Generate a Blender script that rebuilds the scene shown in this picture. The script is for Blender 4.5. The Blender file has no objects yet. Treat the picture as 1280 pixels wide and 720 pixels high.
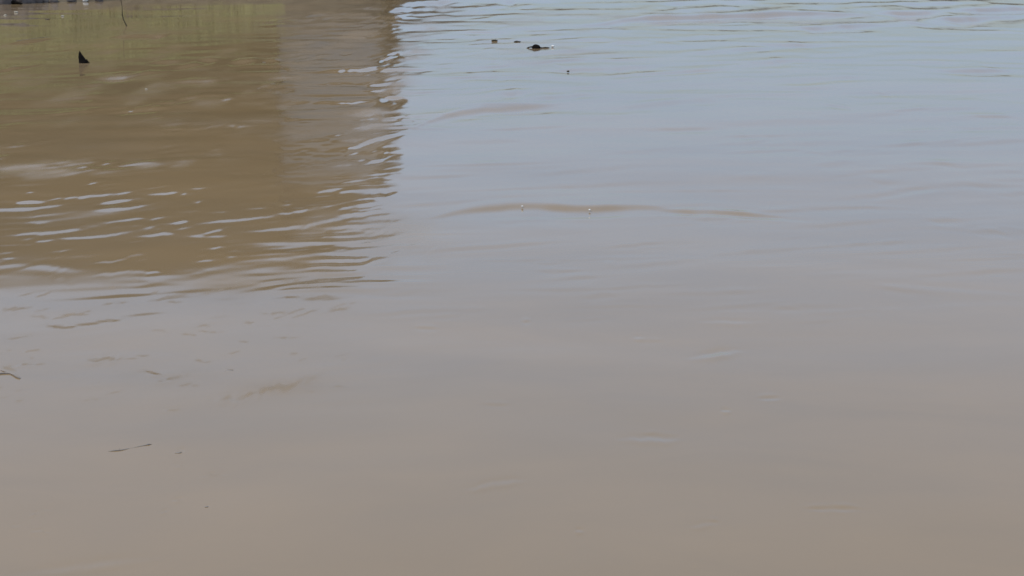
import bpy, bmesh, math, random
import numpy as np
from mathutils import Vector, Matrix, noise as mnoise

random.seed(7)
rng = np.random.default_rng(7)
SC = bpy.context.scene
COL = SC.collection
R = math.radians

# ------------------------------------------------------------------ camera
CAM_H, FPX, PITCH = 2.4, 2200.0, R(12.56)
cam_d = bpy.data.cameras.new('camera')
cam = bpy.data.objects.new('camera', cam_d)
COL.objects.link(cam)
cam.location = (0, 0, CAM_H)
cam.rotation_euler = (math.pi / 2 - PITCH, 0, 0)
cam_d.sensor_width = 36.0
cam_d.lens = FPX / 1280 * 36.0
cam_d.clip_start, cam_d.clip_end = 0.1, 12000
SC.camera = cam

# ------------------------------------------------------------------ daylight
SUN_EL, SUN_AZ = R(60), R(256)          # azimuth clockwise from +Y: behind the camera, a little left
SC.world = bpy.data.worlds.new('World')
SC.world.use_nodes = True
wn = SC.world.node_tree
bg = wn.nodes['Background']
sky = wn.nodes.new('ShaderNodeTexSky')
sky.sky_type = 'NISHITA'
sky.sun_disc = False
sky.sun_elevation, sky.sun_rotation = SUN_EL, SUN_AZ
sky.air_density, sky.dust_density, sky.ozone_density = 0.8, 1.5, 4.0
# a thin broken veil of cloud overhead that opens towards the horizon all round
def wnode(t, **k):
    n = wn.nodes.new(t)
    for a, v in k.items(): setattr(n, a, v)
    return n
def wmath(op, a, b):
    n = wnode('ShaderNodeMath', operation=op)
    for i, v in enumerate((a, b)):
        if isinstance(v, (int, float)): n.inputs[i].default_value = v
        else: wn.links.new(v, n.inputs[i])
    return n.outputs[0]
wtc = wnode('ShaderNodeTexCoord')
wsep = wnode('ShaderNodeSeparateXYZ'); wn.links.new(wtc.outputs['Generated'], wsep.inputs[0])
up = wmath('MAXIMUM', wsep.outputs[2], 0.02)
plane = wnode('ShaderNodeCombineXYZ')
wn.links.new(wmath('DIVIDE', wsep.outputs[0], up), plane.inputs[0]); wn.links.new(wmath('DIVIDE', wsep.outputs[1], up), plane.inputs[1])
cloud_n = wnode('ShaderNodeTexNoise'); cloud_n.inputs['Scale'].default_value = 0.55; cloud_n.inputs['Detail'].default_value = 4
wn.links.new(plane.outputs[0], cloud_n.inputs['Vector'])
plen = wnode('ShaderNodeVectorMath', operation='LENGTH'); wn.links.new(plane.outputs[0], plen.inputs[0])
reach = wmath('POWER', wmath('MAXIMUM', wmath('SUBTRACT', 1.0, wmath('DIVIDE', plen.outputs['Value'], 15.0)), 0.0), 1.3)
cover = wmath('MULTIPLY', wmath('MULTIPLY', reach, 0.55), wmath('ADD', wmath('MULTIPLY', cloud_n.outputs[0], 0.7), 0.65))
veil = wnode('ShaderNodeMix', data_type='RGBA')
wn.links.new(cover, veil.inputs['Factor']); wn.links.new(sky.outputs[0], veil.inputs['A'])
veil.inputs['B'].default_value = (6.6, 8.2, 10.4, 1)
wn.links.new(veil.outputs['Result'], bg.inputs[0])
bg.inputs[1].default_value = 0.14
sun_d = bpy.data.lights.new('sun', 'SUN')
sun_d.energy, sun_d.angle, sun_d.color = 2.6, R(0.5), (1.0, 0.95, 0.87)
sun = bpy.data.objects.new('sun', sun_d)
COL.objects.link(sun)
sv = Vector((math.sin(SUN_AZ) * math.cos(SUN_EL), math.cos(SUN_AZ) * math.cos(SUN_EL), math.sin(SUN_EL)))
sun.rotation_euler = sv.to_track_quat('Z', 'Y').to_euler()
sun.location = sv * 60
SC.view_settings.view_transform = 'Standard'
SC.view_settings.look = 'None'
SC.view_settings.exposure = 0.0
SC.view_settings.gamma = 1.0

# ------------------------------------------------------------------ places on the water
CP, SP = math.cos(PITCH), math.sin(PITCH)

def ray(px, py):
    u, v = (px - 640) / FPX, (360 - py) / FPX
    return np.array([u, CP + v * SP, -SP + v * CP])

def at(px, py, z=0.0):
    """point of the level z that is seen at that pixel of the photograph"""
    d = ray(px, py)
    k = (z - CAM_H) / d[2]
    return float(d[0] * k), float(d[1] * k)

def mirror_of(px, py, dist):
    """x and height of the thing at depth dist whose reflection lies at that pixel"""
    d = ray(px, py)
    k = dist / d[1]
    return float(d[0] * k), float(-(CAM_H + d[2] * k))

# ------------------------------------------------------------------ helpers
def mat(name, rgb, rough=0.8, var=None, scale=4.0, detail=6.0, bump=0.0, ior=1.45, stretch=(1, 1, 1)):
    m = bpy.data.materials.new(name)
    m.use_nodes = True
    nt = m.node_tree
    b = nt.nodes['Principled BSDF']
    b.inputs['Roughness'].default_value = rough
    b.inputs['IOR'].default_value = ior
    b.inputs['Specular IOR Level'].default_value = .5 if rough < .84 else .08
    tc = nt.nodes.new('ShaderNodeTexCoord')
    mp = nt.nodes.new('ShaderNodeMapping')
    mp.inputs['Scale'].default_value = stretch
    nt.links.new(tc.outputs['Object'], mp.inputs[0])
    nz = nt.nodes.new('ShaderNodeTexNoise')
    nz.inputs['Scale'].default_value = scale
    nz.inputs['Detail'].default_value = detail
    nt.links.new(mp.outputs[0], nz.inputs['Vector'])
    cr = nt.nodes.new('ShaderNodeValToRGB')
    v = var if var else tuple(c * 0.7 for c in rgb)
    cr.color_ramp.elements[0].color = (*v, 1)
    cr.color_ramp.elements[1].color = (*rgb, 1)
    cr.color_ramp.elements[0].position = 0.35
    cr.color_ramp.elements[1].position = 0.65
    nt.links.new(nz.outputs[0], cr.inputs[0])
    nt.links.new(cr.outputs[0], b.inputs['Base Color'])
    if bump:
        bn = nt.nodes.new('ShaderNodeBump')
        bn.inputs['Strength'].default_value = bump
        bn.inputs['Distance'].default_value = 0.02
        nt.links.new(nz.outputs[0], bn.inputs['Height'])
        nt.links.new(bn.outputs[0], b.inputs['Normal'])
    return m

def link(name, me, m=None, parent=None, smooth=False):
    if m and not me.materials:
        me.materials.append(m)
    if smooth:
        me.polygons.foreach_set('use_smooth', [True] * len(me.polygons))
    o = bpy.data.objects.new(name, me)
    COL.objects.link(o)
    if parent:
        o.parent = parent
    return o

def obj(name, bm, m=None, parent=None, smooth=False):
    me = bpy.data.meshes.new(name)
    bm.to_mesh(me)
    bm.free()
    return link(name, me, m, parent, smooth)

def tag(o, label=None, cat=None, group=None, kind=None):
    if label: o['label'] = label
    if cat: o['category'] = cat
    if group: o['group'] = group
    if kind: o['kind'] = kind
    return o

def empty(name, loc, rz=0.0):
    o = bpy.data.objects.new(name, None)
    o.location, o.rotation_euler = loc, (0, 0, rz)
    o.empty_display_size = 0.2
    COL.objects.link(o)
    return o

def box(bm, x0, x1, y0, y1, z0, z1):
    vs = [bm.verts.new(p) for p in ((x0, y0, z0), (x1, y0, z0), (x1, y1, z0), (x0, y1, z0),
                                    (x0, y0, z1), (x1, y0, z1), (x1, y1, z1), (x0, y1, z1))]
    for f in ((0, 3, 2, 1), (4, 5, 6, 7), (0, 1, 5, 4), (1, 2, 6, 5), (2, 3, 7, 6), (3, 0, 4, 7)):
        bm.faces.new([vs[i] for i in f])

def tube(bm, pts, radii, n=7, wob=0.0):
    rings = []
    for i, p in enumerate(pts):
        p = Vector(p)
        a = Vector(pts[max(i - 1, 0)]); b = Vector(pts[min(i + 1, len(pts) - 1)])
        t = (b - a).normalized()
        s = t.cross(Vector((0.3, 0.9, 0.2))).normalized()
        q = t.cross(s)
        rings.append([bm.verts.new(p + (s * math.cos(k * math.tau / n) + q * math.sin(k * math.tau / n))
                                   * radii[i] * (1 + wob * (random.random() - .5))) for k in range(n)])
    for r0, r1 in zip(rings, rings[1:]):
        for k in range(n):
            bm.faces.new((r0[k], r0[(k + 1) % n], r1[(k + 1) % n], r1[k]))
    bm.faces.new(rings[0][::-1]); bm.faces.new(rings[-1])

def lump(bm, rx, ry, rz, seed, rough=0.3, sub=3):
    r = bmesh.ops.create_icosphere(bm, subdivisions=sub, radius=1.0)
    off = Vector((seed * 3.17, seed * 1.3, seed * 7.7))
    for v in r['verts']:
        d = 1 + rough * mnoise.noise(v.co * 1.3 + off) + 0.4 * rough * mnoise.noise(v.co * 3.1 + off)
        v.co = Vector((v.co.x * rx * d, v.co.y * ry * d, v.co.z * rz * d))

def vnoise(x, y, seed):
    """smooth value noise on arrays, -1..1"""
    t = np.random.default_rng(seed).uniform(-1, 1, (256, 256))
    xi, yi = np.floor(x).astype(int), np.floor(y).astype(int)
    fx, fy = x - xi, y - yi
    fx = fx * fx * fx * (fx * (fx * 6 - 15) + 10); fy = fy * fy * fy * (fy * (fy * 6 - 15) + 10)
    x0, x1, y0, y1 = xi % 256, (xi + 1) % 256, yi % 256, (yi + 1) % 256
    return (t[x0, y0] * (1 - fx) + t[x1, y0] * fx) * (1 - fy) + (t[x0, y1] * (1 - fx) + t[x1, y1] * fx) * fy

# ------------------------------------------------------------------ the river surface
# strokes: one ripple each, as a run of points on the water, its half width and its steepest slope.
# A positive slope faces the camera, a negative one leans away from it.
STROKES = [
    # ---- wavelets inside the building's reflection
    ([(12, 54), (40, 52), (65, 50)], 1.6, .085), ([(40, 65), (115, 62)], 2.0, .03), ([(0, 69), (60, 68), (105, 64)], 2.0, -.04),
    ([(135, 46), (175, 45), (207, 46)], 1.4, .06), ([(185, 79), (225, 78)], 1.5, .07), ([(250, 74), (275, 76)], 1.5, .10),
    ([(288, 77), (322, 76)], 1.6, .11), ([(328, 76), (350, 76)], 1.3, .06), ([(118, 98), (160, 97), (175, 92), (203, 91)], 1.7, .085),
    ([(210, 103), (245, 102), (280, 101)], 1.5, .075), ([(218, 125), (252, 122)], 1.6, .09), ([(274, 126), (294, 123)], 1.7, .08),
    ([(135, 142), (170, 138), (212, 136)], 1.7, .08), ([(100, 107), (128, 107)], 1.6, .04), ([(0, 88), (20, 87)], 1.5, .06),
    ([(190, 46), (208, 45)], 1.2, .06), ([(325, 99), (350, 97), (395, 95)], 1.4, .075), ([(322, 109), (342, 107)], 1.4, .06),
    ([(350, 26), (400, 24)], 1.6, .05), ([(350, 130), (390, 127)], 1.8, .04), ([(400, 86), (450, 82), (500, 79)], 2.0, -.05),
    ([(380, 92), (440, 89), (500, 86)], 1.8, .05), ([(420, 104), (470, 100)], 1.6, -.05), ([(450, 108), (490, 107)], 1.4, .08),
    ([(0, 185), (40, 182)], 2.0, .05), 
    ([(0, 233), (70, 231)], 2.2, .05),
    ([(110, 234), (135, 232), (160, 229)], 1.9, .06), ([(30, 242), (46, 241)], 1.7, .06), ([(145, 243), (170, 240)], 1.6, .06),
    ([(172, 244), (205, 243), (232, 240)], 1.8, .065), ([(230, 238), (264, 235)], 1.5, .05), ([(180, 237), (222, 233)], 1.8, .055),
    ([(57, 250), (82, 247)], 1.8, .055), ([(150, 257), (170, 256)], 1.6, .055), ([(115, 222), (145, 221)], 1.5, .04),
    ([(0, 257), (25, 254), (50, 253)], 2.4, .05), ([(0, 265), (60, 259), (108, 258)], 2.2, .055), ([(0, 273), (60, 269), (102, 264)], 2.2, .055),
    ([(-20, 281), (50, 277), (112, 270)], 2.4, .06), ([(-30, 262), (20, 261), (70, 257), (120, 250)], 2.0, .055), ([(-30, 288), (30, 285), (90, 280)], 1.8, .055), ([(-20, 307), (30, 306), (60, 304)], 2.0, .05), ([(103, 268), (135, 267), (168, 266)], 2.0, .05), ([(110, 280), (150, 276), (188, 273)], 2.4, .06),
    ([(0, 296), (50, 291), (114, 286)], 3.0, .065), ([(38, 302), (70, 300)], 2.0, .055), ([(70, 298), (132, 296)], 2.0, .035),
    ([(208, 266), (257, 265)], 1.6, .03), ([(215, 284), (250, 279), (300, 275), (330, 272), (380, 266), (420, 256), (458, 249)], 3.0, .06),
    ([(255, 266), (292, 265)], 2.0, .05), ([(298, 262), (348, 260)], 2.2, .06), ([(300, 290), (345, 287), (395, 280), (425, 274), (455, 268)], 3.2, .055),
    ([(395, 241), (427, 237)], 2.4, .055), ([(418, 230), (462, 225)], 2.2, .045), ([(378, 205), (402, 203)], 1.8, .055),
    ([(424, 197), (450, 190)], 1.9, .07), ([(448, 206), (475, 201), (494, 193)], 2.0, .07), ([(330, 233), (380, 229)], 2.2, .03),
    ([(228, 295), (292, 295)], 2.0, .025), ([(264, 320), (300, 320)], 1.8, .03), ([(242, 326), (270, 325)], 1.8, .03),
    ([(20, 338), (50, 334), (80, 337), (105, 341)], 5.0, .05), ([(110, 347), (150, 342), (200, 342)], 2.4, .03), ([(180, 341), (205, 340)], 1.6, .03),
    ([(360, 333), (395, 331)], 2.4, .05), ([(400, 297), (460, 292)], 2.2, .04), ([(350, 318), (420, 313), (460, 306)], 2.4, .035),
    ([(440, 290), (500, 287)], 2.2, .04), ([(0, 323), (20, 323)], 1.6, .04), ([(60, 315), (95, 312)], 2.2, .02),
    # short steep chop along the right edge of the reflection
    ([(458, 68), (500, 67)], 1.6, .07), ([(465, 60), (500, 59)], 1.6, -.06), ([(474, 75), (492, 73)], 1.5, .09), ([(475, 81), (500, 80)], 1.4, -.07),
    ([(472, 117), (510, 116)], 1.4, -.08), ([(474, 121), (510, 122)], 1.5, .09), ([(474, 127), (506, 126)], 1.5, -.07),
    ([(455, 114), (500, 112)], 1.4, .07), ([(462, 147), (480, 147)], 1.5, .07), ([(430, 186), (460, 180), (500, 172)], 1.8, -.05),
    ([(440, 182), (475, 173), (505, 168)], 1.7, .06), ([(460, 190), (500, 188)], 1.7, -.05), ([(360, 180), (420, 170), (470, 160)], 2.6, .035),
    ([(470, 32), (500, 31)], 1.6, -.06), ([(455, 45), (495, 43)], 1.8, .06),
    # ---- dark wavelets out in the sky's reflection
    ([(450, 101), (500, 95), (530, 90), (562, 86), (582, 84)], 1.7, -.10), ([(528, 21), (552, 19), (570, 18)], 1.5, -.12), ([(525, 28), (545, 27)], 1.4, -.07),
    ([(485, 6), (530, 3), (580, 0)], 1.6, -.09), ([(612, 82), (640, 80)], 1.4, -.07), ([(500, 71), (525, 72)], 1.3, -.07),
    ([(540, 61), (565, 61)], 1.4, -.05), ([(480, 34), (560, 27), (640, 18)], 1.8, -.05), ([(490, 45), (580, 42)], 1.8, -.04),
    ([(455, 246), (478, 242), (502, 239)], 2.4, -.05), ([(438, 255), (475, 251)], 2.2, -.045), ([(480, 276), (512, 274)], 2.0, -.035),
    ([(505, 308), (530, 302)], 1.9, -.04), ([(425, 329), (460, 325), (488, 321)], 2.6, -.05), ([(486, 316), (502, 314)], 2.2, -.035),
    ([(455, 299), (506, 291)], 2.2, -.045), ([(430, 341), (455, 337)], 2.0, -.03), ([(530, 318), (552, 306)], 2.0, -.02),
    ([(540, 275), (545, 285)], 2.0, .03), ([(470, 155), (520, 148)], 2.0, -.03), ([(480, 140), (530, 136)], 2.0, .03),
    # ---- dark smears nearer than the reflection
    ([(0, 388), (20, 386), (40, 385)], 2.4, -.05), ([(45, 371), (65, 365)], 1.8, -.03), ([(74, 393), (115, 392)], 1.7, -.045),
    ([(0, 427), (25, 421), (57, 418)], 1.8, -.05), ([(125, 381), (165, 377)], 1.7, -.035), ([(185, 377), (208, 373), (232, 371)], 1.7, -.045),
    ([(203, 379), (228, 378)], 1.5, -.05), ([(412, 388), (441, 386)], 1.7, -.045), ([(324, 392), (360, 389)], 1.7, -.035),
    ([(108, 447), (130, 449), (160, 445)], 3.2, -.045), ([(190, 477), (215, 474), (235, 469)], 2.8, -.05), ([(168, 462), (205, 469)], 2.0, -.04),
    ([(240, 451), (268, 450)], 1.7, -.05), ([(279, 463), (294, 463)], 1.9, -.06), ([(250, 501), (290, 499), (325, 492), (365, 481), (412, 470)], 4.5, -.048),
    ([(238, 483), (250, 483)], 1.7, -.06), ([(422, 451), (434, 450)], 1.7, -.05), ([(200, 513), (235, 511)], 1.9, -.045),
    ([(0, 459), (10, 461), (22, 464)], 1.9, -.05), ([(55, 406), (100, 413)], 1.8, -.03),
    ([(120, 402), (150, 401)], 1.5, -.04), ([(300, 404), (320, 402)], 1.7, -.035), ([(340, 398), (365, 392)], 1.7, -.035),
    ([(0, 456), (70, 454)], 2.0, -.03), ([(20, 440), (60, 436)], 1.8, -.025),
    ([(216, 565), (232, 565)], 2.2, -.06), ([(215, 582), (231, 583)], 1.8, -.05), ([(250, 594), (285, 593)], 1.6, -.02),
    ([(255, 633), (262, 633)], 1.6, -.06), ([(200, 640), (210, 638)], 1.8, -.05), ([(212, 627), (228, 626)], 1.8, -.03), ([(38, 643), (47, 642)], 1.6, -.05),
    ([(10, 659), (28, 656)], 1.6, -.03), ([(36, 665), (64, 665)], 1.8, -.04), ([(52, 638), (64, 637)], 1.6, -.04),
    # ---- eddy lines where slow and fast water meet
    ([(536, 277), (548, 270), (570, 265), (600, 262), (640, 258), (665, 257), (700, 260), (738, 262), (780, 260), (815, 258), (835, 262)], 4.2, .13),
    ([(590, 272), (700, 272), (760, 271), (810, 268), (860, 269), (930, 269)], 2.0, -.06), ([(815, 262), (860, 265), (915, 266), (985, 272)], 1.9, .16),
    ([(900, 271), (960, 274), (1012, 278)], 2.2, -.06), ([(880, 258), (940, 261), (990, 265)], 2.2, .03),
    ([(690, 249), (740, 245), (790, 241)], 2.2, -.02), ([(1040, 249), (1090, 244), (1130, 238), (1168, 233)], 2.4, .05),
    ([(1050, 253), (1100, 249), (1170, 236), (1280, 233)], 2.2, -.025), ([(972, 259), (1020, 258), (1080, 259), (1140, 261)], 2.4, .045),
    ([(970, 272), (990, 275), (1010, 277)], 1.8, -.03), ([(1230, 218), (1280, 213)], 2.4, .03), ([(1150, 285), (1220, 288)], 2.4, .02),
    ([(505, 167), (540, 151), (575, 141), (600, 137), (650, 134), (705, 130)], 3.4, .075), ([(530, 160), (600, 145), (680, 141)], 2.4, -.02),
    ([(420, 190), (470, 176), (510, 165)], 3.4, .05), ([(690, 120), (745, 117)], 2.2, .03), ([(740, 145), (830, 137)], 2.2, -.02),
    ([(740, 33), (775, 27), (800, 23), (870, 21), (960, 18), (1015, 17), (1080, 18)], 1.7, .11), ([(1090, 17), (1140, 17), (1176, 15)], 1.6, .09),
    ([(1190, 15), (1235, 13), (1300, 10)], 1.6, .09), ([(800, 30), (870, 26), (905, 25), (960, 25)], 1.6, -.06), ([(880, 30), (940, 28)], 1.4, .06),
    ([(960, 43), (1010, 39), (1060, 36), (1105, 34)], 1.6, .08), ([(970, 47), (1030, 44), (1090, 43)], 1.6, -.05), ([(1040, 30), (1075, 32)], 1.6, -.05),
    ([(1180, 33), (1210, 33)], 1.5, .04), ([(840, 36), (900, 30)], 1.8, .03), ([(760, 36), (795, 37)], 1.8, -.05), ([(700, 37), (760, 30)], 2.2, .05),
    ([(1165, 90), (1220, 88), (1280, 87)], 1.8, .05), ([(1160, 96), (1220, 94), (1280, 93)], 1.9, -.035), ([(1120, 58), (1200, 55)], 1.8, .03),
    ([(1130, 81), (1210, 79)], 1.8, .025), ([(1030, 132), (1070, 136)], 2.0, .035), ([(1095, 117), (1112, 117)], 1.5, .04),
    ([(760, 102), (860, 95)], 2.0, .025), ([(890, 101), (960, 98)], 2.0, .03), ([(960, 107), (1050, 105)], 2.0, -.025), ([(700, 64), (745, 63)], 1.5, .05),
    ([(660, 63), (700, 62)], 1.4, -.05), ([(790, 47), (880, 55)], 2.0, .03), ([(600, 52), (700, 46)], 2.0, .025), ([(690, 81), (705, 84)], 1.4, .05),
    ([(740, 74), (830, 71)], 2.0, -.025), ([(470, 375), (540, 360)], 3.0, .01),
    # ---- faint marks on the smooth near water
    ([(860, 449), (872, 446), (900, 442), (930, 439)], 3.0, -.06), ([(772, 551), (810, 549), (852, 551)], 3.2, -.06), ([(800, 543), (850, 544)], 2.0, .03),
    ([(580, 613), (612, 606), (660, 600)], 3.0, -.04), ([(790, 426), (830, 425)], 2.0, .03), ([(790, 421), (805, 423)], 2.0, -.03),
    ([(515, 409), (550, 410)], 1.7, .035), ([(652, 402), (664, 401)], 1.7, .06), ([(900, 514), (914, 514)], 1.8, -.06), ([(948, 500), (980, 499)], 1.8, -.05),
    ([(945, 497), (975, 496)], 1.8, .05), ([(1000, 635), (1040, 634), (1085, 636)], 2.2, .045), ([(1010, 639), (1070, 639)], 2.0, -.04),
    ([(718, 664), (730, 664)], 2.0, -.08), ([(886, 651), (900, 652)], 2.0, .06), ([(0, 722), (60, 715), (110, 708), (200, 698)], 4.5, -.05),
    ([(860, 660), (895, 655)], 2.4, -.03), ([(1100, 355), (1180, 362), (1280, 368)], 3.4, -.03), ([(1080, 358), (1160, 366)], 3.0, .02),
    ([(870, 403), (960, 402)], 2.2, -.02), ([(750, 327), (770, 326)], 2.4, -.03), ([(620, 280), (780, 284)], 4.0, -.012), ([(600, 505), (640, 506)], 2.0, .03),
]
# patches of small chop: centre, radii and typical slope
PATCHES = [(40, 214, 110, 13, .020), (160, 207, 90, 9, .020), (260, 197, 90, 8, .015), (60, 268, 150, 26, .020), (330, 275, 130, 24, .010),
           (430, 210, 80, 30, .016), (485, 110, 26, 60, .035), (475, 35, 40, 45, .024), (400, 80, 90, 80, .016), (400, 345, 130, 22, .020),
           (200, 362, 260, 16, .015), (200, 120, 250, 55, .011), (550, 35, 110, 40, .018), (120, 400, 200, 45, .009), (300, 470, 130, 40, .010),
           (470, 175, 70, 18, .022), (900, 25, 420, 22, .015), (1000, 90, 400, 60, .006), (420, 300, 90, 45, .013), (690, 60, 90, 45, .012),
           (640, 145, 120, 22, .008), (20, 15, 70, 30, .02), (880, 262, 140, 14, .005), (1130, 245, 160, 22, .005)]

FINE = [(700, 260, 170, 6, .035), (600, 146, 120, 8, .03), (900, 24, 420, 9, .03), (20, 213, 100, 11, .15), (130, 208, 70, 8, .09), (210, 203, 70, 7, .09), (300, 193, 80, 7, .06), (40, 268, 110, 18, .060), (420, 190, 90, 22, .05),
        (470, 150, 50, 30, .05), (430, 90, 70, 60, .05), (400, 320, 110, 40, .030), (300, 352, 170, 10, .03), (150, 250, 130, 14, .03), (200, 120, 220, 50, .02)]
# where the skin of the water is ruffled by ripples a few millimetres long: centre, radii, strength
RUFFLES = [(30, 213, 90, 10, .70), (120, 209, 60, 7, .62), (195, 205, 70, 6, .62), (280, 194, 80, 6, .45), (50, 268, 110, 14, .25), (130, 60, 330, 70, .26),
           (430, 168, 100, 14, .28), (485, 110, 26, 110, .35), (410, 60, 80, 90, .16), (410, 300, 110, 60, .10), (330, 352, 130, 16, .28),
           (120, 352, 240, 12, .25), (400, 225, 120, 30, .10), (200, 130, 260, 50, .18), (690, 60, 90, 30, .25), (900, 22, 400, 10, .25),
           (520, 300, 60, 40, .25), (680, 262, 120, 8, .10), (340, 485, 80, 14, .35), (210, 470, 60, 14, .3)]
SILT = (0.208, 0.1445, 0.079)
def water_material():
    m = bpy.data.materials.new('muddy_water')
    m.use_nodes = True
    nt = m.node_tree
    b = nt.nodes['Principled BSDF']
    b.inputs['IOR'].default_value = 1.333
    # ripples too fine to model: where the current ruffles the skin of the water it mirrors less sharply
    ru = nt.nodes.new('ShaderNodeAttribute'); ru.attribute_name = 'ruffle'
    mr = nt.nodes.new('ShaderNodeMapRange')
    mr.inputs['To Min'].default_value = 0.06; mr.inputs['To Max'].default_value = 0.36
    nt.links.new(ru.outputs['Fac'], mr.inputs['Value']); nt.links.new(mr.outputs[0], b.inputs['Roughness'])
    tc = nt.nodes.new('ShaderNodeTexCoord')
    warp = nt.nodes.new('ShaderNodeTexNoise'); warp.inputs['Scale'].default_value = 0.5
    nt.links.new(tc.outputs['Object'], warp.inputs['Vector'])
    mp = nt.nodes.new('ShaderNodeMapping'); mp.inputs['Scale'].default_value = (0.35, 0.7, 1); mp.inputs['Rotation'].default_value = (0, 0, R(-12))
    mix = nt.nodes.new('ShaderNodeVectorMath'); mix.operation = 'ADD'
    nt.links.new(tc.outputs['Object'], mix.inputs[0]); nt.links.new(warp.outputs['Color'], mix.inputs[1])
    nt.links.new(mix.outputs[0], mp.inputs[0])
    nz = nt.nodes.new('ShaderNodeTexNoise'); nz.inputs['Scale'].default_value = 1.0; nz.inputs['Detail'].default_value = 5
    nt.links.new(mp.outputs[0], nz.inputs['Vector'])
    cr = nt.nodes.new('ShaderNodeValToRGB')
    cr.color_ramp.elements[0].position = .3; cr.color_ramp.elements[1].position = .7
    cr.color_ramp.elements[0].color = (SILT[0] * .93, SILT[1] * .94, SILT[2] * .97, 1)
    cr.color_ramp.elements[1].color = (SILT[0] * 1.08, SILT[1] * 1.06, SILT[2] * 1.03, 1)
    n2 = nt.nodes.new('ShaderNodeTexNoise'); n2.inputs['Scale'].default_value = 2.6; n2.inputs['Detail'].default_value = 7; n2.inputs['Distortion'].default_value = .6
    nt.links.new(mp.outputs[0], n2.inputs['Vector'])
    ad = nt.nodes.new('ShaderNodeMath'); ad.operation = 'MULTIPLY_ADD'; ad.inputs[1].default_value = .55; ad.inputs[2].default_value = -.275
    nt.links.new(n2.outputs[0], ad.inputs[0])
    sm = nt.nodes.new('ShaderNodeMath'); sm.operation = 'ADD'
    nt.links.new(nz.outputs[0], sm.inputs[0]); nt.links.new(ad.outputs[0], sm.inputs[1])
    nt.links.new(sm.outputs[0], cr.inputs[0]); nt.links.new(cr.outputs[0], b.inputs['Base Color'])
    return m

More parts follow.
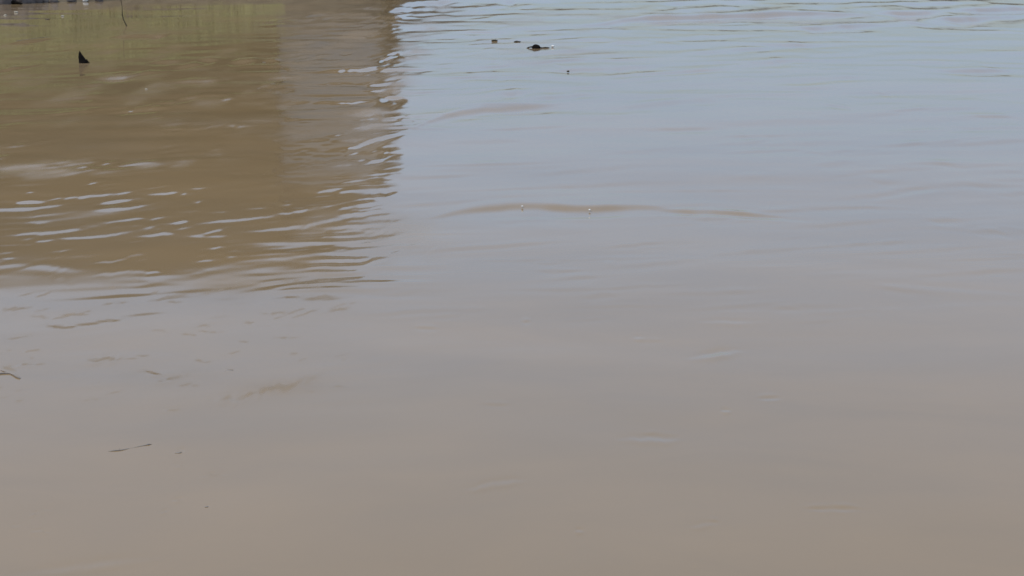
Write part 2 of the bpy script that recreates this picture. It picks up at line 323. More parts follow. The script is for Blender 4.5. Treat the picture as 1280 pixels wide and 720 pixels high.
def build_water():
    # rows: even steps in the angle below the horizon near by, then coarse to the horizon
    ys = [at(640, p)[1] for p in np.concatenate([np.arange(860, 170, -1.15), np.arange(170, -24, -.72)])]
    ys = [-60, -20, -4, 1.5, 2.8, 3.4] + [y for y in ys if y > 3.6]
    far = ys[-1]
    while far < 9000:
        far *= 1.02 if far < 70 else 1.35
        ys.append(far)
    ys = np.array(ys)
    us = np.arange(-0.46, 0.4601, 0.00095)
    us = np.concatenate([[-40, -12, -4, -2, -1.2, -.8, -.62, -.52], us, [.52, .62, .8, 1.2, 2, 4, 12, 40]])
    nr, nc = len(ys), len(us)
    sc = np.maximum(ys, 3.4)
    X = sc[:, None] * us[None, :]
    Y = np.repeat(ys[:, None], nc, 1)
    dy = np.gradient(ys)[:, None] * np.ones_like(X)
    dx = np.gradient(us)[None, :] * sc[:, None]
    edge = np.clip((.46 - np.abs(us)) / .04, 0, 1)[None, :] * np.clip((ys - 3.6) / .6, 0, 1)[:, None] * np.clip((90 - ys) / 30, 0, 1)[:, None]
    H = np.zeros_like(X)
    wx = X + .35 * vnoise(X * .9, Y * .5, 11); wy = Y + .30 * vnoise(X * .6 + 40, Y * .7, 12)

    def waves(n, l0, l1, mean, spread, slope):
        out = np.zeros_like(X)
        per = slope * math.sqrt(2.0 / n)
        for _ in range(n):
            lam = l0 * (l1 / l0) ** rng.random()
            a = mean + rng.normal() * spread
            k = math.tau / lam
            kx, ky = k * math.sin(a), k * math.cos(a)
            res = lam / np.maximum(np.abs(ky) / k * dy, np.abs(kx) / k * dx)
            att = np.clip((res - 4) / 4, 0, 1)
            out += att * per / k * np.sin(kx * wx + ky * wy + rng.random() * math.tau)
        return out
    H += waves(30, .8, 4.5, R(-10), R(26), .0075) * (.45 + .55 * np.clip((Y - 9.5) / 5, 0, 1))                     # slow undulation of the stream
    chop = waves(70, .14, .75, R(-14), R(22), 1.0)
    chop2 = waves(40, .5, 1.6, R(-8), R(16), 1.0)
    M = .0012 * np.ones_like(X)
    RUF = np.zeros_like(X)
    for (px, py, rx, ry, s) in PATCHES:
        cx, cy = at(px, py)
        wxr = abs(at(px + rx, py)[0] - cx)
        up, dn = at(px, py - ry)[1] - cy, cy - at(px, py + ry)[1]
        t = Y - cy
        M += .8 * s * np.exp(-((X - cx) / wxr) ** 2 - (t / np.where(t > 0, up, dn)) ** 2)
    MF = np.zeros_like(X)                                 # the same for the shortest ripples alone
    for (px, py, rx, ry, v) in FINE:
        cx, cy = at(px, py)
        wxr = abs(at(px + rx, py)[0] - cx)
        up, dn = at(px, py - ry)[1] - cy, cy - at(px, py + ry)[1]
        t = Y - cy
        MF += v * np.exp(-((X - cx) / wxr) ** 2 - (t / np.where(t > 0, up, dn)) ** 2)
    fine = waves(50, .10, .42, R(-12), R(24), 1.0)
    H += MF * fine * np.clip(.6 + 1.3 * vnoise(X * 2.6, Y * 1.3, 51), 0, 2)
    gust = np.clip(.75 + 1.1 * vnoise(X * 1.4, Y * .9, 21), 0, 2)
    far_mix = np.clip((Y - 13) / 8, 0, 1)
    H += M * gust * (chop * (1 - .5 * far_mix) + chop2 * (.25 + .75 * far_mix)) * 1.05
    grain = np.clip(.7 + .9 * vnoise(X * 2.2, Y * 1.0, 22) + .5 * vnoise(X * 6, Y * 2.4, 23), 0, 2)
    for (px, py, rx, ry, v) in RUFFLES:
        cx, cy = at(px, py)
        wxr = abs(at(px + rx, py)[0] - cx)
        up, dn = at(px, max(py - ry, -25))[1] - cy, cy - at(px, py + ry)[1]
        t = Y - cy
        RUF += v * np.exp(-((X - cx) / wxr) ** 2 - (t / np.where(t > 0, up, dn)) ** 2) * (-.15 + 1.15 * grain)
    H *= edge
    def need(py):
        """slope at which the water at that row stops (or starts) mirroring the building's top edge"""
        dep = PITCH + math.atan((py - 360) / FPX)
        return (R(12.15) - dep) / 2
    prng = random.Random(5)
    runs = [(p, w, k * .75, 0) for (p, w, k) in STROKES]
    for i in range(len(STROKES)):
        p, w, k, _ = runs[i]
        mx, my = p[len(p) // 2]
        if k < 0 and my < 135 and mx > 440:
            runs[i] = (p, w * (1.35 if k < -.066 else 1), -.044 if k < -.066 else max(k, -.034), 0)
        elif 225 < my < 262 or 120 < my < 172 or my < 32:
            if mx > 500 and k > .05: runs[i] = (p, w * (.45 if my > 200 else .62), k * 2.1, 3)
        if k > 0 and mx < 500 and 40 < my < 345 and k > .026:
            runs[i] = (p, w * (.8 if my > 160 else 1.15), max(need(my) * (1.08 if my > 160 else 1.3), .006) + .22 * k, 2)
        if mx > 440 and my < 70 and runs[i][3] != 3: runs[i] = (p, w * .8, runs[i][2] * .6, 0)
        if my > 400 and mx > 440: runs[i] = (p, w, k * 2.2, 0)
        if 352 < my < 690 and mx < 445 and k < 0:
            n = need(my)
            runs[i] = (p, w * 1.0, -(abs(n) * .75 + .003 + abs(k) * .15), 1)
    # many lesser wavelets of the same kinds
    for _ in range(230):
        py = 60 + 285 * prng.random() ** .8
        px = prng.uniform(-20, 480)
        ln = prng.uniform(8, 34) * (1.4 if prng.random() < .2 else 1)
        dense = math.exp(-((py - 205) / 22) ** 2) + math.exp(-((py - 275) / 40) ** 2) + .45 + .8 * math.exp(-((px - 470) / 40) ** 2)
        if prng.random() > dense / 1.5: continue
        k = max(need(py), .004) * prng.uniform(.55, 1.25) + .004
        tl = prng.uniform(.02, .16) * ln
        runs.append(([(px - ln, py + tl), (px, py + prng.uniform(-1, 1)), (px + ln, py - tl)], prng.uniform(1.0, 1.9) * (1 + py / 700), k, 0))
    for _ in range(170):                                  # thin lines across the pale wing's reflection
        py = 10 + 330 * prng.random()
        px = prng.uniform(335, 495)
        ln = prng.uniform(7, 30)
        tl = (.03 + .12 * max(0, px - 400) / 90) * ln
        runs.append(([(px - ln, py + tl), (px, py + prng.uniform(-1, 1)), (px + ln, py - tl)], prng.uniform(.8, 1.5), prng.choice([-.7, 1.0, 1.0]) * (need(py) * prng.uniform(.25, .9) + .008), 0))
    for _ in range(48):                                   # small dark ones just nearer than the reflection
        py = 350 + 150 * prng.random() ** 1.7
        px = prng.uniform(-10, 440)
        ln = prng.uniform(4, 20)
        tl = prng.uniform(-.1, .3) * ln
        runs.append(([(px - ln, py + tl), (px, py + prng.uniform(-1, 1)), (px + ln, py - tl)], prng.uniform(1.0, 1.9), need(py) * prng.uniform(.5, .95) - .003, 1))
    for _ in range(420):                                  # long faint lines over the open water
        py = 400 * prng.random() ** 1.5
        px = prng.uniform(480, 1300)
        ln = prng.uniform(20, 110)
        tl = prng.uniform(-.01, .09) * ln
        runs.append(([(px - ln, py + tl), (px, py + prng.uniform(-1.5, 1.5)), (px + ln, py - tl)], prng.uniform(1.3, 3.0), prng.choice([-.45, 1.6]) * prng.uniform(.008, .036) * (1 - py / 900), 0))
    for _ in range(60):                                   # dark and pale lines off the far right corner of the reflection
        py = 120 * prng.random() ** 1.3
        px = 470 + 190 * prng.random() ** 1.4
        ln = prng.uniform(7, 30)
        runs.append(([(px - ln, py + .1 * ln), (px, py + prng.uniform(-1, 1)), (px + ln, py - .1 * ln)], prng.uniform(.9, 1.6), prng.choice([-.03, -.024, .05, .03]) * prng.uniform(.6, 1.1), 0))
    for (pts, wpx, k, broken) in runs:
        P = np.array([at(*p) for p in pts])
        o = np.argsort(P[:, 0])
        mid = pts[len(pts) // 2]
        xa, xb = P[o[0], 0], max(P[o[-1], 0], P[o[0], 0] + .02)
        span = xb - xa
        r_lo, r_hi = np.searchsorted(ys, [P[:, 1].min() * .90 - .1, P[:, 1].max() * 1.12 + .2])
        ux = np.array([xa - .15 * span, xb + .15 * span])
        dm = (P[:, 1].min(), P[:, 1].max())
        c_lo = np.searchsorted(us, min(ux[0] / dm[0], ux[0] / dm[1]) - .01); c_hi = np.searchsorted(us, max(ux[1] / dm[0], ux[1] / dm[1]) + .01)
        if c_hi - c_lo < 3: continue
        S = np.s_[r_lo:r_hi, c_lo:c_hi]
        sx, sy = X[S], Y[S]
        tx = np.linspace(xa, xb, 40)
        ty = np.interp(tx, P[o, 0], P[o, 1])
        ty = np.convolve(np.pad(ty, 3, 'edge'), np.ones(7) / 7, 'valid')
        yc = np.interp(sx, tx, ty)
        pxm = yc / FPX                                     # one step of the traced outline across
        w0 = wpx * (yc ** 2 + CAM_H ** 2) / (FPX * CAM_H)
        q = sx / pxm
        calm = .2 if broken != 1 and abs(pts[-1][0] - pts[0][0]) > 130 else .45 if broken == 2 else (.4 if mid[0] > 520 else .9)
        yc = yc + calm * w0 * (.9 * vnoise(q / 17, sy * 0 + mid[0] * .37, 5) + .45 * vnoise(q / 6, sy * 0 + mid[1] * .71, 6))
        f = (sx - xa) / span
        L = min(.5, 110 / abs(pts[-1][0] - pts[0][0] + 1e-3))
        end = np.clip((f + L * .25) / L, 0, 1) * np.clip((1 + L * .25 - f) / L, 0, 1)
        end = end * end * (3 - 2 * end)
        w = w0 * (.5 + .5 * end)
        amp = end * (np.clip(.9 + .45 * vnoise(q / 22, sy * 0 + mid[1], 9), .2, 1.35) if broken < 2 else (1 + .2 * vnoise(q / 30, sy * 0 + mid[1], 9)))
        if broken == 1:
            RUF[S] += .55 * end * np.exp(-((sy - yc) / (1.15 * w0)) ** 2) * np.clip(.7 + .8 * vnoise(q / 6, (sy - yc) / w0 * .7 + mid[0], 15), 0, 1.3)
            amp = amp * np.clip(.85 + .9 * vnoise(q / 5, (sy - yc) / w0 * .6 + mid[1], 14), 0, 1.4)
        t = (sy - yc) / w
        H[S] += amp * k * w * (1.3 * np.tanh(t / 1.3) * np.exp(-np.abs(t) / 8) if broken == 3 else t * np.exp(-t * t / 2.4))
    me = bpy.data.meshes.new('river_water')
    co = np.stack([X, Y, H], -1).reshape(-1, 3).astype(np.float32)
    idx = np.arange(nr * nc).reshape(nr, nc)
    quads = np.stack([idx[:-1, :-1], idx[:-1, 1:], idx[1:, 1:], idx[1:, :-1]], -1).reshape(-1, 4).astype(np.int32)
    me.vertices.add(len(co)); me.vertices.foreach_set('co', co.ravel())
    me.loops.add(quads.size); me.loops.foreach_set('vertex_index', quads.ravel())
    me.polygons.add(len(quads))
    me.polygons.foreach_set('loop_start', np.arange(0, quads.size, 4, dtype=np.int32))
    me.update(calc_edges=True)
    at_r = me.attributes.new('ruffle', 'FLOAT', 'POINT'); at_r.data.foreach_set('value', np.clip(RUF, 0, 1).astype(np.float32).ravel())
    me.validate()
    me.shade_smooth()
    o = link('river_water', me, water_material())
    return tag(o, 'muddy brown river water sliding past with faint ripples', kind='structure')
build_water()

# ------------------------------------------------------------------ banks
M_MUD = mat('bank_mud', (.125, .102, .07), .9, (.075, .06, .042), 3.0, 8, .5)
M_EARTH = mat('bank_earth', (.19, .18, .075), .95, (.12, .115, .05), .7, 8, .4)
M_GRASS = mat('grass', (.27, .26, .075), .8, (.19, .18, .05), .5, 4)
SHORE = [(-400, 4), (0, 4.5), (40, 4.0), (60, 3), (130, 2), (170, -1), (260, -4), (345, -6), (430, -9), (480, -14)]
SX = np.array([at(*p)[0] for p in SHORE]); SY = np.array([at(*p)[1] for p in SHORE])
GRASS_X = at(290, 3)[0]
def shore_y(x):
    return np.where(x > SX[-1], SY[-1] + (x - SX[-1]) * 9.0, np.interp(x, SX, SY))
def bank_h(x, y):
    d = y - shore_y(x)
    return np.where(d < 0, d * .25, np.where(d < 1.2, d * .32, (.384 + (1.5 + 1.2 * np.clip((-8.5 - x) / 5, 0, 1)) * (1 - np.exp(-(d - 1.2) / 3.2))))) + .05 * vnoise(x * 1.3, y * 1.3, 31) * np.clip(d, 0, 1)
def build_bank():
    xs = np.concatenate([np.arange(-120, -24, 4.0), np.arange(-24, -2, .35), np.arange(-2, 16, 1.5)])
    yy = np.concatenate([np.arange(34, 54, .3), np.arange(54, 190, 4.0)])
    X, Y = np.meshgrid(xs, yy)
    Z = np.maximum(bank_h(X, Y), -1.0)
    bm = bmesh.new()
    vs = [[bm.verts.new((X[i, j], Y[i, j], Z[i, j])) for j in range(len(xs))] for i in range(len(yy))]
    for i in range(len(yy) - 1):
        for j in range(len(xs) - 1):
            f = bm.faces.new((vs[i][j], vs[i][j + 1], vs[i + 1][j + 1], vs[i + 1][j]))
            cx, cy = (xs[j] + xs[j + 1]) / 2, (yy[i] + yy[i + 1]) / 2
            f.material_index = 1 if cy - float(shore_y(np.array(cx))) > .9 and cx < GRASS_X + .8 * math.sin(cy * 1.7) else 0
    o = obj('river_bank', bm, None, smooth=True)
    o.data.materials.append(M_MUD); o.data.materials.append(M_EARTH)
    tag(o, kind='structure')
    # tufts of grass on the bank, one mass
    n = 26000
    x = rng.uniform(-30, -3, n); d = rng.uniform(.7, 6.5, n)
    y = shore_y(x) + d
    keep = (y < 48.5) & (x < GRASS_X + .5 - 5.5 * rng.random(len(x)) ** 1.5)
    x, y = x[keep], y[keep]
    z = bank_h(x, y)
    n = len(x)
    ln = rng.uniform(.12, .38, n); a = rng.uniform(0, math.tau, n); w = rng.uniform(.01, .022, n)
    lx, ly = rng.normal(0, .12, n), rng.normal(0, .12, n)
    V = np.zeros((n, 3, 3))
    V[:, 0] = np.stack([x - w * np.cos(a), y - w * np.sin(a), z - .02], -1)
    V[:, 1] = np.stack([x + w * np.cos(a), y + w * np.sin(a), z - .02], -1)
    V[:, 2] = np.stack([x + lx, y + ly, z + ln], -1)
    me = bpy.data.meshes.new('bank_grass')
    me.from_pydata(V.reshape(-1, 3).tolist(), [], np.arange(n * 3).reshape(-1, 3).tolist())
    tag(link('bank_grass', me, M_GRASS), 'green grass covering the bank', 'grass', kind='stuff')
build_bank()

# far bank with a low wood on it
def build_far_bank():
    bm = bmesh.new()
    prof = [(-.5, -1.0), (0, 0), (6, 1.2), (30, 2.2), (4000, 3.0)]
    xs = np.linspace(-900, 900, 61)
    rows = []
    for (d, h) in prof:
        rows.append([bm.verts.new((x, 230 + 14 * math.sin(x * .011) + d, h)) for x in xs])
    for r0, r1 in zip(rows, rows[1:]):
        for j in range(len(xs) - 1):
            bm.faces.new((r0[j], r0[j + 1], r1[j + 1], r1[j]))
    tag(obj('far_bank', bm, mat('far_earth', (.06, .062, .05), .95), smooth=True), kind='structure')
    n = 9000
    x = rng.uniform(-420, 420, n)
    crown = 4.7 + 1.3 * vnoise(x * .12, x * 0 + 2, 41) + .8 * vnoise(x * .5, x * 0 + 7, 42)
    y = 244 + 14 * np.sin(x * .011) + rng.uniform(0, 10, n)
    z = 1.6 + crown * rng.random(n) ** .7
    s = rng.uniform(.35, .8, n)
    q = rng.normal(size=(n, 3, 3)) * s[:, None, None]
    V = np.stack([x, y, z], -1)[:, None, :] + q
    me = bpy.data.meshes.new('far_wood')
    me.from_pydata(V.reshape(-1, 3).tolist(), [], np.arange(n * 3).reshape(-1, 3).tolist())
    tag(link('far_wood', me, mat('hazed_far_leaves', (.030, .036, .042), .9)), 'low dark wood along the far bank', 'wood', kind='stuff')  # distant haze is put into the dull bluish leaf colour
build_far_bank()

# ------------------------------------------------------------------ the building whose reflection darkens the water
M_TIMBER = mat('weathered_timber', (.110, .070, .020), .85, (.085, .055, .016), 1.2, 6, .2, stretch=(.4, .4, 4))
M_RENDER = mat('pale_render', (.46, .43, .395), .9, (.39, .365, .335), .8, 6, .1)
M_ROOF = mat('roof_sheet', (.10, .075, .05), .7, (.07, .05, .035), 2.0)
def build_house():
    D = 49.0
    xr, _ = mirror_of(347, 120, D)
    _, top = mirror_of(150, 344, D)
    root = empty('riverside_building', ((-34 + xr) / 2, D, 1.5))
    tag(root, 'dark timber building on the left bank, reflected as the brown part of the water', 'building')
    ox, oy, oz = root.location
    xl = -34.0
    bm = bmesh.new(); box(bm, xl - ox, xr - ox, 0, 11, -1.2, top - oz - .22); obj('wall', bm, M_TIMBER, root)
    bm = bmesh.new(); box(bm, xl - ox - .3, xr - ox, -.3, 11.3, top - oz - .218, top - oz); obj('roof', bm, M_ROOF, root)
    bm = bmesh.new()
    vx0, vz = mirror_of(285, 354, D)
    box(bm, vx0 - ox, xr - ox, .4, 3.4, top - oz + .003, vz - oz); obj('added_roof_box', bm, M_ROOF, root)  # unseen box added so that the roof's reflection bulges here
    bm = bmesh.new(); box(bm, -1.6, 1.6, -.06, -.004, -.4, 2.4); d = obj('door', bm, M_ROOF, root)
    bm = bmesh.new(); box(bm, 1.2, 1.3, -.12, -.062, .7, 1.0); obj('handle', bm, M_ROOF, d)
    # pale wing at the right end
    xw, _ = mirror_of(490, 110, D + .6)
    _, wtop = mirror_of(470, 205, D + .6)
    wing = empty('rendered_house', ((xr + xw) / 2, D + .6, 1.5))
    tag(wing, 'narrow pale rendered house with steep brown roof beside the timber building', 'house')
    ox, oy, oz = wing.location
    bm = bmesh.new(); box(bm, xr - ox + .02, xw - ox, 0, 3, -1.2, wtop - oz); obj('wall', bm, M_RENDER, wing)
    prof = [(xr + .02, wtop + .003), (mirror_of(494, 205, D + .6)[0], wtop + .003), (mirror_of(478, 228, D + .6)[0], mirror_of(478, 228, D + .6)[1]),
            (mirror_of(440, 290, D + .6)[0], mirror_of(440, 290, D + .6)[1]), (mirror_of(404, 352, D + .6)[0], mirror_of(404, 352, D + .6)[1]), (xr + .02, mirror_of(380, 358, D + .6)[1])]
    bm = bmesh.new()
    fr = [bm.verts.new((x - ox, -.1, z - oz)) for x, z in prof]; bk = [bm.verts.new((x - ox, 3.1, z - oz)) for x, z in prof]
    bm.faces.new(fr); bm.faces.new(bk[::-1])
    for i in range(len(prof)):
        j = (i + 1) % len(prof)
        bm.faces.new((fr[j], fr[i], bk[i], bk[j]))
    bmesh.ops.recalc_face_normals(bm, faces=bm.faces)
    obj('roof', bm, M_TIMBER, wing)
build_house()

# a slim unseen tree added at the corner of the pale house: its ragged outline frays the edge of the reflection
def build_tree():
    D = 47.6
    xt, _ = mirror_of(488, 110, D)
    y0 = D
    z0 = float(bank_h(np.array(xt), np.array(y0)))
    root = empty('added_edge_tree', (xt, y0, z0))
    tag(root, 'slim dry leaved tree added at the right hand corner of the pale house to fray its reflection', 'tree')
    top = mirror_of(470, 238, D)[1] - z0
    bm = bmesh.new()
    tube(bm, [(.0, 0, -.3), (.03, 0, top * .25), (-.08, .05, top * .5), (-.15, 0, top * .75), (-.3, 0, top * .96)], [.10, .085, .065, .045, .015], 8, .2)
    for k in range(11):
        z = top * (.18 + .07 * k); a = k * 2.4; l = .45 - .02 * k
        tube(bm, [(-.1 * z / top, 0, z), (-.1 + .5 * l * math.cos(a), .5 * l * math.sin(a), z + .25), (-.1 + l * math.cos(a), l * math.sin(a), z + .4)], [.035, .022, .008], 5)
    obj('trunk', bm, M_BARK, root, smooth=True)
    n = 3800
    t = rng.random(n) ** .9
    prof = .30 + .16 * vnoise(t * 14, t * 0 + 3, 61) + .10 * vnoise(t * 41, t * 0 + 5, 62)
    prof = prof * np.clip((1.03 - t) / .25, 0.15, 1)
    a = rng.uniform(0, math.tau, n); rr = prof * np.sqrt(rng.random(n))
    c = np.stack([-.30 * t ** 2 + rr * np.cos(a), rr * np.sin(a), top * (.06 + .96 * t)], -1)
    q = rng.normal(size=(n, 3, 3)) * .042
    V = c[:, None, :] + q
    me = bpy.data.meshes.new('crown')
    me.from_pydata(V.reshape(-1, 3).tolist(), [], np.arange(n * 3).reshape(-1, 3).tolist())
    link('crown', me, mat('dry_leaves', (.20, .165, .10), .85, (.13, .11, .06), 3.0), root)
M_BARK = mat('grey_bark', (.07, .06, .042), .9, (.04, .034, .024), 12.0, 8, .5)
build_tree()

# ------------------------------------------------------------------ stones along the waterline, top left
M_STONE = mat('grey_stone', (.15, .132, .125), .9, (.085, .073, .07), 5.0, 8, .5)
STONES = [  # pixel of the foot, half width, half depth, height (m), label
    (4, 5.5, .16, .18, .42, 'pale grey stone at the extreme left corner of the waterline'),
    (12, 4.0, .13, .15, .30, 'small grey stone second from the left corner on the waterline'),
    (20, 4.2, .15, .16, .36, 'dull grey stone third from the left corner on the waterline'),
    (28, 4.6, .14, .15, .26, 'grey stone above the end of the dark waterline strip'),
    (37, 4.2, .16, .15, .34, 'broad brownish grey stone right of the dark waterline strip'),
    (45, 4.0, .11, .13, .22, 'low grey stone at the right end of the stone row'),
    (54, 3.4, .09, .11, .15, 'tiny grey stone standing apart, right of the stone row'),
    (66, 3.1, .10, .10, .12, 'flat mud coloured stone at the edge, left of the white scrap'),
    (88, 2.6, .12, .10, .11, 'low brown stone just left of the white scrap'),
    (122, 2.1, .11, .10, .10, 'low brown stone right of the white scrap'),
]
for i, (px, py, rx, ry, h, lab) in enumerate(STONES):
    x, y = at(px, py)
    bm = bmesh.new(); lump(bm, rx, ry, h * .72, i + 1, .35, 3)
    o = obj('stone', bm, M_STONE, smooth=True)
    o.location = (x, y + ry * .9, h * .22)
    o.rotation_euler = (0, 0, random.uniform(0, 3))
    tag(o, lab, 'stone', 'stones along the waterline')
# second course further up the bank (outside the frame; it colours the water below)
for i in range(14):
    x = at(random.uniform(-60, 44), 0)[0]
    y = float(shore_y(np.array(x))) + random.uniform(.45, .9)
    s = random.uniform(.13, .24)
    bm = bmesh.new(); lump(bm, s, s * .9, s * random.uniform(.7, 1.2), 40 + i, .35, 2)
    o = obj('stone', bm, M_STONE, smooth=True)
    o.location = (x, y, float(bank_h(np.array(x), np.array(y))) + s * .35)
    tag(o, 'grey stone in the second course above the waterline stones', 'stone', 'stones of the second course')

M_WET = mat('wet_black_wood', (.012, .009, .007), .85, (.006, .005, .004), 9.0, 8, .6)
M_PALE = mat('pale_litter', (.70, .69, .66), .6, (.58, .57, .53), 20.0)
M_FOAM = mat('dirty_foam', (.40, .36, .29), .9, (.30, .27, .21), 30.0)

# dark tapering strip lying on the waterline in the corner
a, b = at(6, 4.2), at(31, 4.6)
bm = bmesh.new()
tube(bm, [(a[0], a[1] - .25, .02), ((a[0] + b[0]) / 2 - .05, a[1] - .3, .05), ((a[0] + b[0]) / 2 + .1, a[1] - .28, .035), (b[0], b[1] - .25, .01)],
     [.03, .045, .04, .02], 8, .4)
tag(obj('waterline_strip', bm, M_WET, smooth=True), 'dark strip lying along the waterline before the grey stones', 'branch')

# white scrap
x, y = at(107, 2.2)
bm = bmesh.new(); lump(bm, .06, .05, .045, 77, .5, 2)
o = obj('litter_scrap', bm, M_PALE, smooth=True); o.location = (x, y, .035)
tag(o, 'bright white scrap of litter on the far waterline', 'litter')

# ------------------------------------------------------------------ snag standing out of the water
def build_snag():
    (x, y) = at(104.5, 79)
    s = math.hypot(y, CAM_H) / FPX              # metres to one step of the measured outline
    root = empty('wooden_stump', (x, y, 0))
    tag(root, 'black pointed tree stump sticking out of the brown water', 'stump')
    hh = 15 * s / .99
    bm = bmesh.new()
    # leaning wedge: steep on the left, running down to the right
    prof = [(-.05, -6.0, 5.9), (.0, -5.8, 5.8), (.25, -5.9, 3.3), (.5, -6.2, 1.0), (.72, -5.6, -1.4), (.9, -5.0, -3.0), (1.0, -4.4, -3.7)]
    rings = []
    n = 14
    for (t, l, r) in prof:
        c, w = (l + r) / 2 * s, (r - l) / 2 * s
        rings.append([bm.verts.new((c + w * math.cos(k * math.tau / n) * (1 + .1 * mnoise.noise(Vector((k * 1.7, t * 5, 0)))),
                                    .75 * w * math.sin(k * math.tau / n) * (1 + .15 * mnoise.noise(Vector((k * 1.1, t * 4, 9)))), t * hh)) for k in range(n)])
    for r0, r1 in zip(rings, rings[1:]):
        for k in range(n):
            bm.faces.new((r0[k], r0[(k + 1) % n], r1[(k + 1) % n], r1[k]))
    bm.faces.new(rings[-1])
    obj('trunk', bm, M_WET, root, smooth=True)
    bm = bmesh.new()
    tube(bm, [(3.2 * s, 0, .28 * hh), (5.2 * s, -.01, .14 * hh), (7.2 * s, -.02, .01), (8 * s, -.02, -.05)], [1.3 * s, 1.1 * s, .8 * s, .5 * s], 7, .3)
    obj('root', bm, M_WET, root, smooth=True)
build_snag()

# thin bent twig standing in the water
def build_twig():
    b = at(158.5, 32.5)
    s = math.hypot(b[1], CAM_H) / FPX
    bm = bmesh.new()
    pts = [(158.5, -3), (158.3, 0), (156.5, 4), (154.3, 9), (153.6, 16), (153.8, 24), (152.8, 31), (153.6, 40)]
    tube(bm, [((p[0] - 158.5) * s, 0, p[1] * s) for p in pts], [.75 * s, .7 * s, .65 * s, .6 * s, .5 * s, .45 * s, .4 * s, .3 * s], 6, .2)
    root = empty('bent_twig', (b[0], b[1], 0))
    tag(root, 'thin bent twig standing in the greenish water near the top edge', 'twig')
    obj('stem', bm, M_BARK, root, smooth=True)
    bm = bmesh.new()
    tube(bm, [(-3.6 * s, 0, 10 * s), (-5.2 * s, .01, 12.5 * s), (-6.2 * s, .01, 14 * s)], [.5 * s, .4 * s, .25 * s], 6)
    obj('side_shoot', bm, M_BARK, root, smooth=True)
build_twig()

# ------------------------------------------------------------------ floating driftwood in mid river
def build_drift():
    x, y = at(670, 60.2)
    s = math.hypot(y, CAM_H) / FPX
    root = empty('floating_driftwood', (x, y, 0))
    tag(root, 'black lump of driftwood floating in the open blue grey water', 'driftwood')
    bm = bmesh.new(); lump(bm, 5.4 * s, 5.0 * s, 3.9 * s, 5, .28, 3)
    for v in bm.verts: v.co.z += .8 * s
    obj('log', bm, M_WET, root, smooth=True)
    bm = bmesh.new(); tube(bm, [(-3 * s, 0, 1.6 * s), (-7 * s, .02, 1.3 * s), (-9.5 * s, .03, .5 * s), (-12 * s, .03, -.4 * s)], [1.2 * s, .9 * s, .8 * s, .4 * s], 7, .3)
    obj('branch', bm, M_BARK, root, smooth=True)
    bm = bmesh.new(); tube(bm, [(4 * s, 0, 1.0 * s), (8 * s, .03, .2 * s), (11 * s, .04, .5 * s), (15 * s, .05, .3 * s), (18 * s, .05, -.5 * s)], [.9 * s, .7 * s, .8 * s, .7 * s, .3 * s], 7, .3)
    obj('branch', bm, M_BARK, root, smooth=True)
build_drift()

def scrap(px, py, w, h, name, label, cat, m, group=None, seed=1, rz=.1):
    x, y = at(px, py + h * .4)
    s = math.hypot(y, CAM_H) / FPX
    bm = bmesh.new(); lump(bm, w / 2 * s, max(w * .3, h * .6) * s, h / 2 * s, seed, .45, 2)
    o = obj(name, bm, m, smooth=True)
    o.location = (x, y, h * (.12 if m is not M_PALE else .5) * s)
    o.rotation_euler = (0, 0, rz)
    tag(o, label, cat, group)
scrap(618, 50, 8, 3, 'floating_bark', 'small dark bark flake floating left of the black driftwood lump', 'bark', M_BARK, 'floating bark flakes', 3, .3)
scrap(646.5, 51.5, 9, 2, 'floating_bark', 'thin grey bark flake between the small dark flake and the black driftwood', 'bark', M_BARK, 'floating bark flakes', 4, -.1)
scrap(710, 88.5, 3.4, 2.2, 'floating_bark', 'tiny dark bark speck below and right of the black driftwood', 'bark', M_BARK, 'floating bark flakes', 6)
scrap(59, 24, 6, 2, 'floating_bark', 'tiny dark bark flake on the greenish water near the stones', 'bark', M_BARK, 'floating bark flakes', 8)
scrap(891 - 200, 58, 4, 2.6, 'foam_fleck', 'white foam fleck at the right tip of the black driftwood', 'foam', M_PALE, 'foam flecks on the river', 9)
scrap(653, 258, 2.8, 1.8, 'foam_fleck', 'pale foam fleck at the left of the brown eddy line', 'foam', M_PALE, 'foam flecks on the river', 10)
scrap(737, 262.5, 2.8, 1.8, 'foam_fleck', 'pale foam fleck in the middle of the brown eddy line', 'foam', M_PALE, 'foam flecks on the river', 11)
scrap(20, 14.5, 5, 3, 'foam_fleck', 'tan foam fleck below the stones in the left corner', 'foam', M_FOAM, 'foam flecks on the river', 12)
scrap(6.5, 18.5, 4, 2.6, 'foam_fleck', 'tan foam fleck nearest the left edge below the stones', 'foam', M_FOAM, 'foam flecks on the river', 13)
scrap(78, 19.5, 4.5, 2.6, 'foam_fleck', 'tan foam fleck left of the bent twig', 'foam', M_FOAM, 'foam flecks on the river', 14)
scrap(183, 111, 3.4, 1.8, 'foam_fleck', 'tan foam fleck down and right of the pointed black stump', 'foam', M_FOAM, 'foam flecks on the river', 15)

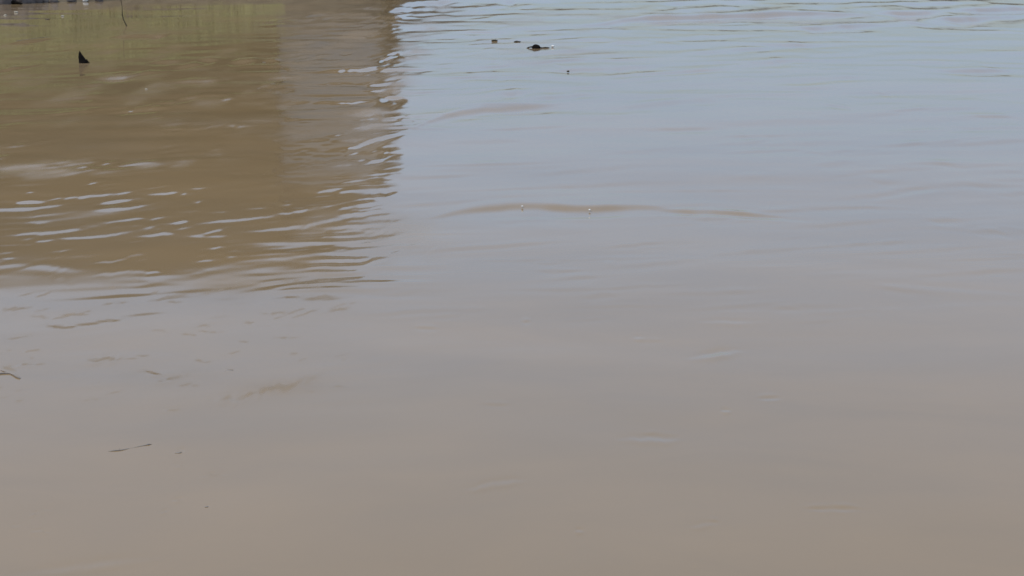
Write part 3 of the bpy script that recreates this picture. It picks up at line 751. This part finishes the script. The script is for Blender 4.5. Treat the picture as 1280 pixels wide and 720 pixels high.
# bits adrift on the smooth near water, lower left
def build_floating_twig():
    x, y = at(158, 561.5)
    s = math.hypot(y, CAM_H) / FPX
    dv = y * y / (FPX * CAM_H)                     # how far apart two neighbouring rows lie on the water
    root = empty('floating_twig', (x, y, 0))
    tag(root, 'thin dark twig drifting half sunk on the smooth near water at lower left', 'twig')
    def run(px, z, rr):
        return [((a - 158) * s, (561.5 - b) * dv, zz * s) for (a, b), zz in zip(px, z)], [k * s for k in rr]
    bm = bmesh.new()
    tube(bm, *run([(134, 565), (139, 564.3), (146, 563.6), (152, 563), (157, 561.6), (162, 560), (168, 558.6), (176, 556.6), (182, 555.2), (187, 554.6)],
                  [-1.2, -.2, .25, .15, -.2, -.75, -.45, -.1, .25, -.8], [.5, .8, 1.0, 1.0, .9, .8, .8, .9, 1.1, .5]), 7, .35)
    obj('stem', bm, M_SODDEN, root, smooth=True)
    bm = bmesh.new()
    tube(bm, *run([(152, 563), (149, 560.8), (147, 559.6)], [.2, 0, -.6], [.5, .4, .2]), 5, .2)
    obj('side_shoot', bm, M_SODDEN, root, smooth=True)
M_SODDEN = mat('sodden_wood', (.23, .195, .165), .8, (.16, .135, .115), 14.0, 6, .4)
build_floating_twig()
def build_stick():
    x, y = at(12, 466)
    s = math.hypot(y, CAM_H) / FPX
    dv = y * y / (FPX * CAM_H)
    pts = [((a - 12) * s, (466 - b) * dv, z * s) for (a, b, z) in [(-14, 468.5, .3), (-4, 468, .5), (6, 467.2, .6), (14, 467.2, .6), (20, 469, .8), (26, 471.6, .9), (31, 473.2, .5), (34, 474, -1.0)]]
    bm = bmesh.new()
    tube(bm, pts, [1.2 * s, 1.3 * s, 1.3 * s, 1.3 * s, 1.5 * s, 1.6 * s, 1.4 * s, .6 * s], 8, .3)
    root = empty('floating_stick', (x, y, 0))
    tag(root, 'bent brownish grey stick floating at the left edge below the dark reflection', 'stick')
    obj('stem', bm, M_SODDEN, root, smooth=True)
    bm = bmesh.new()
    tube(bm, [((a - 12) * s, (466 - b) * dv, z * s) for (a, b, z) in [(10, 467, .7), (4, 464.5, .6), (-1, 463, .3), (-5, 462, -.4)]], [.9 * s, .8 * s, .7 * s, .4 * s], 6, .3)
    obj('side_shoot', bm, M_SODDEN, root, smooth=True)
build_stick()
BITS = [(223, 565.5, 8, 1.0, 'brown leaf scrap just right of the thin drifting twig', 21, .2),
        (258, 633, 4.5, 1.0, 'tiny leaf scrap in the lower left, farther down than the thin drifting twig', 24, .3),
        (286, 463, 11, 1.2, 'scrap added for a faint dark ripple on the left water, above the long grey ripple', 30, .1)]  # this scrap is a solid added for a faint ripple's dark mark
for (px, py, w, h, lab, sd, rz) in BITS:
    scrap(px, py, w, h, 'floating_leaf', lab, 'leaf', M_SODDEN, 'leaf scraps on the near water', sd, rz)
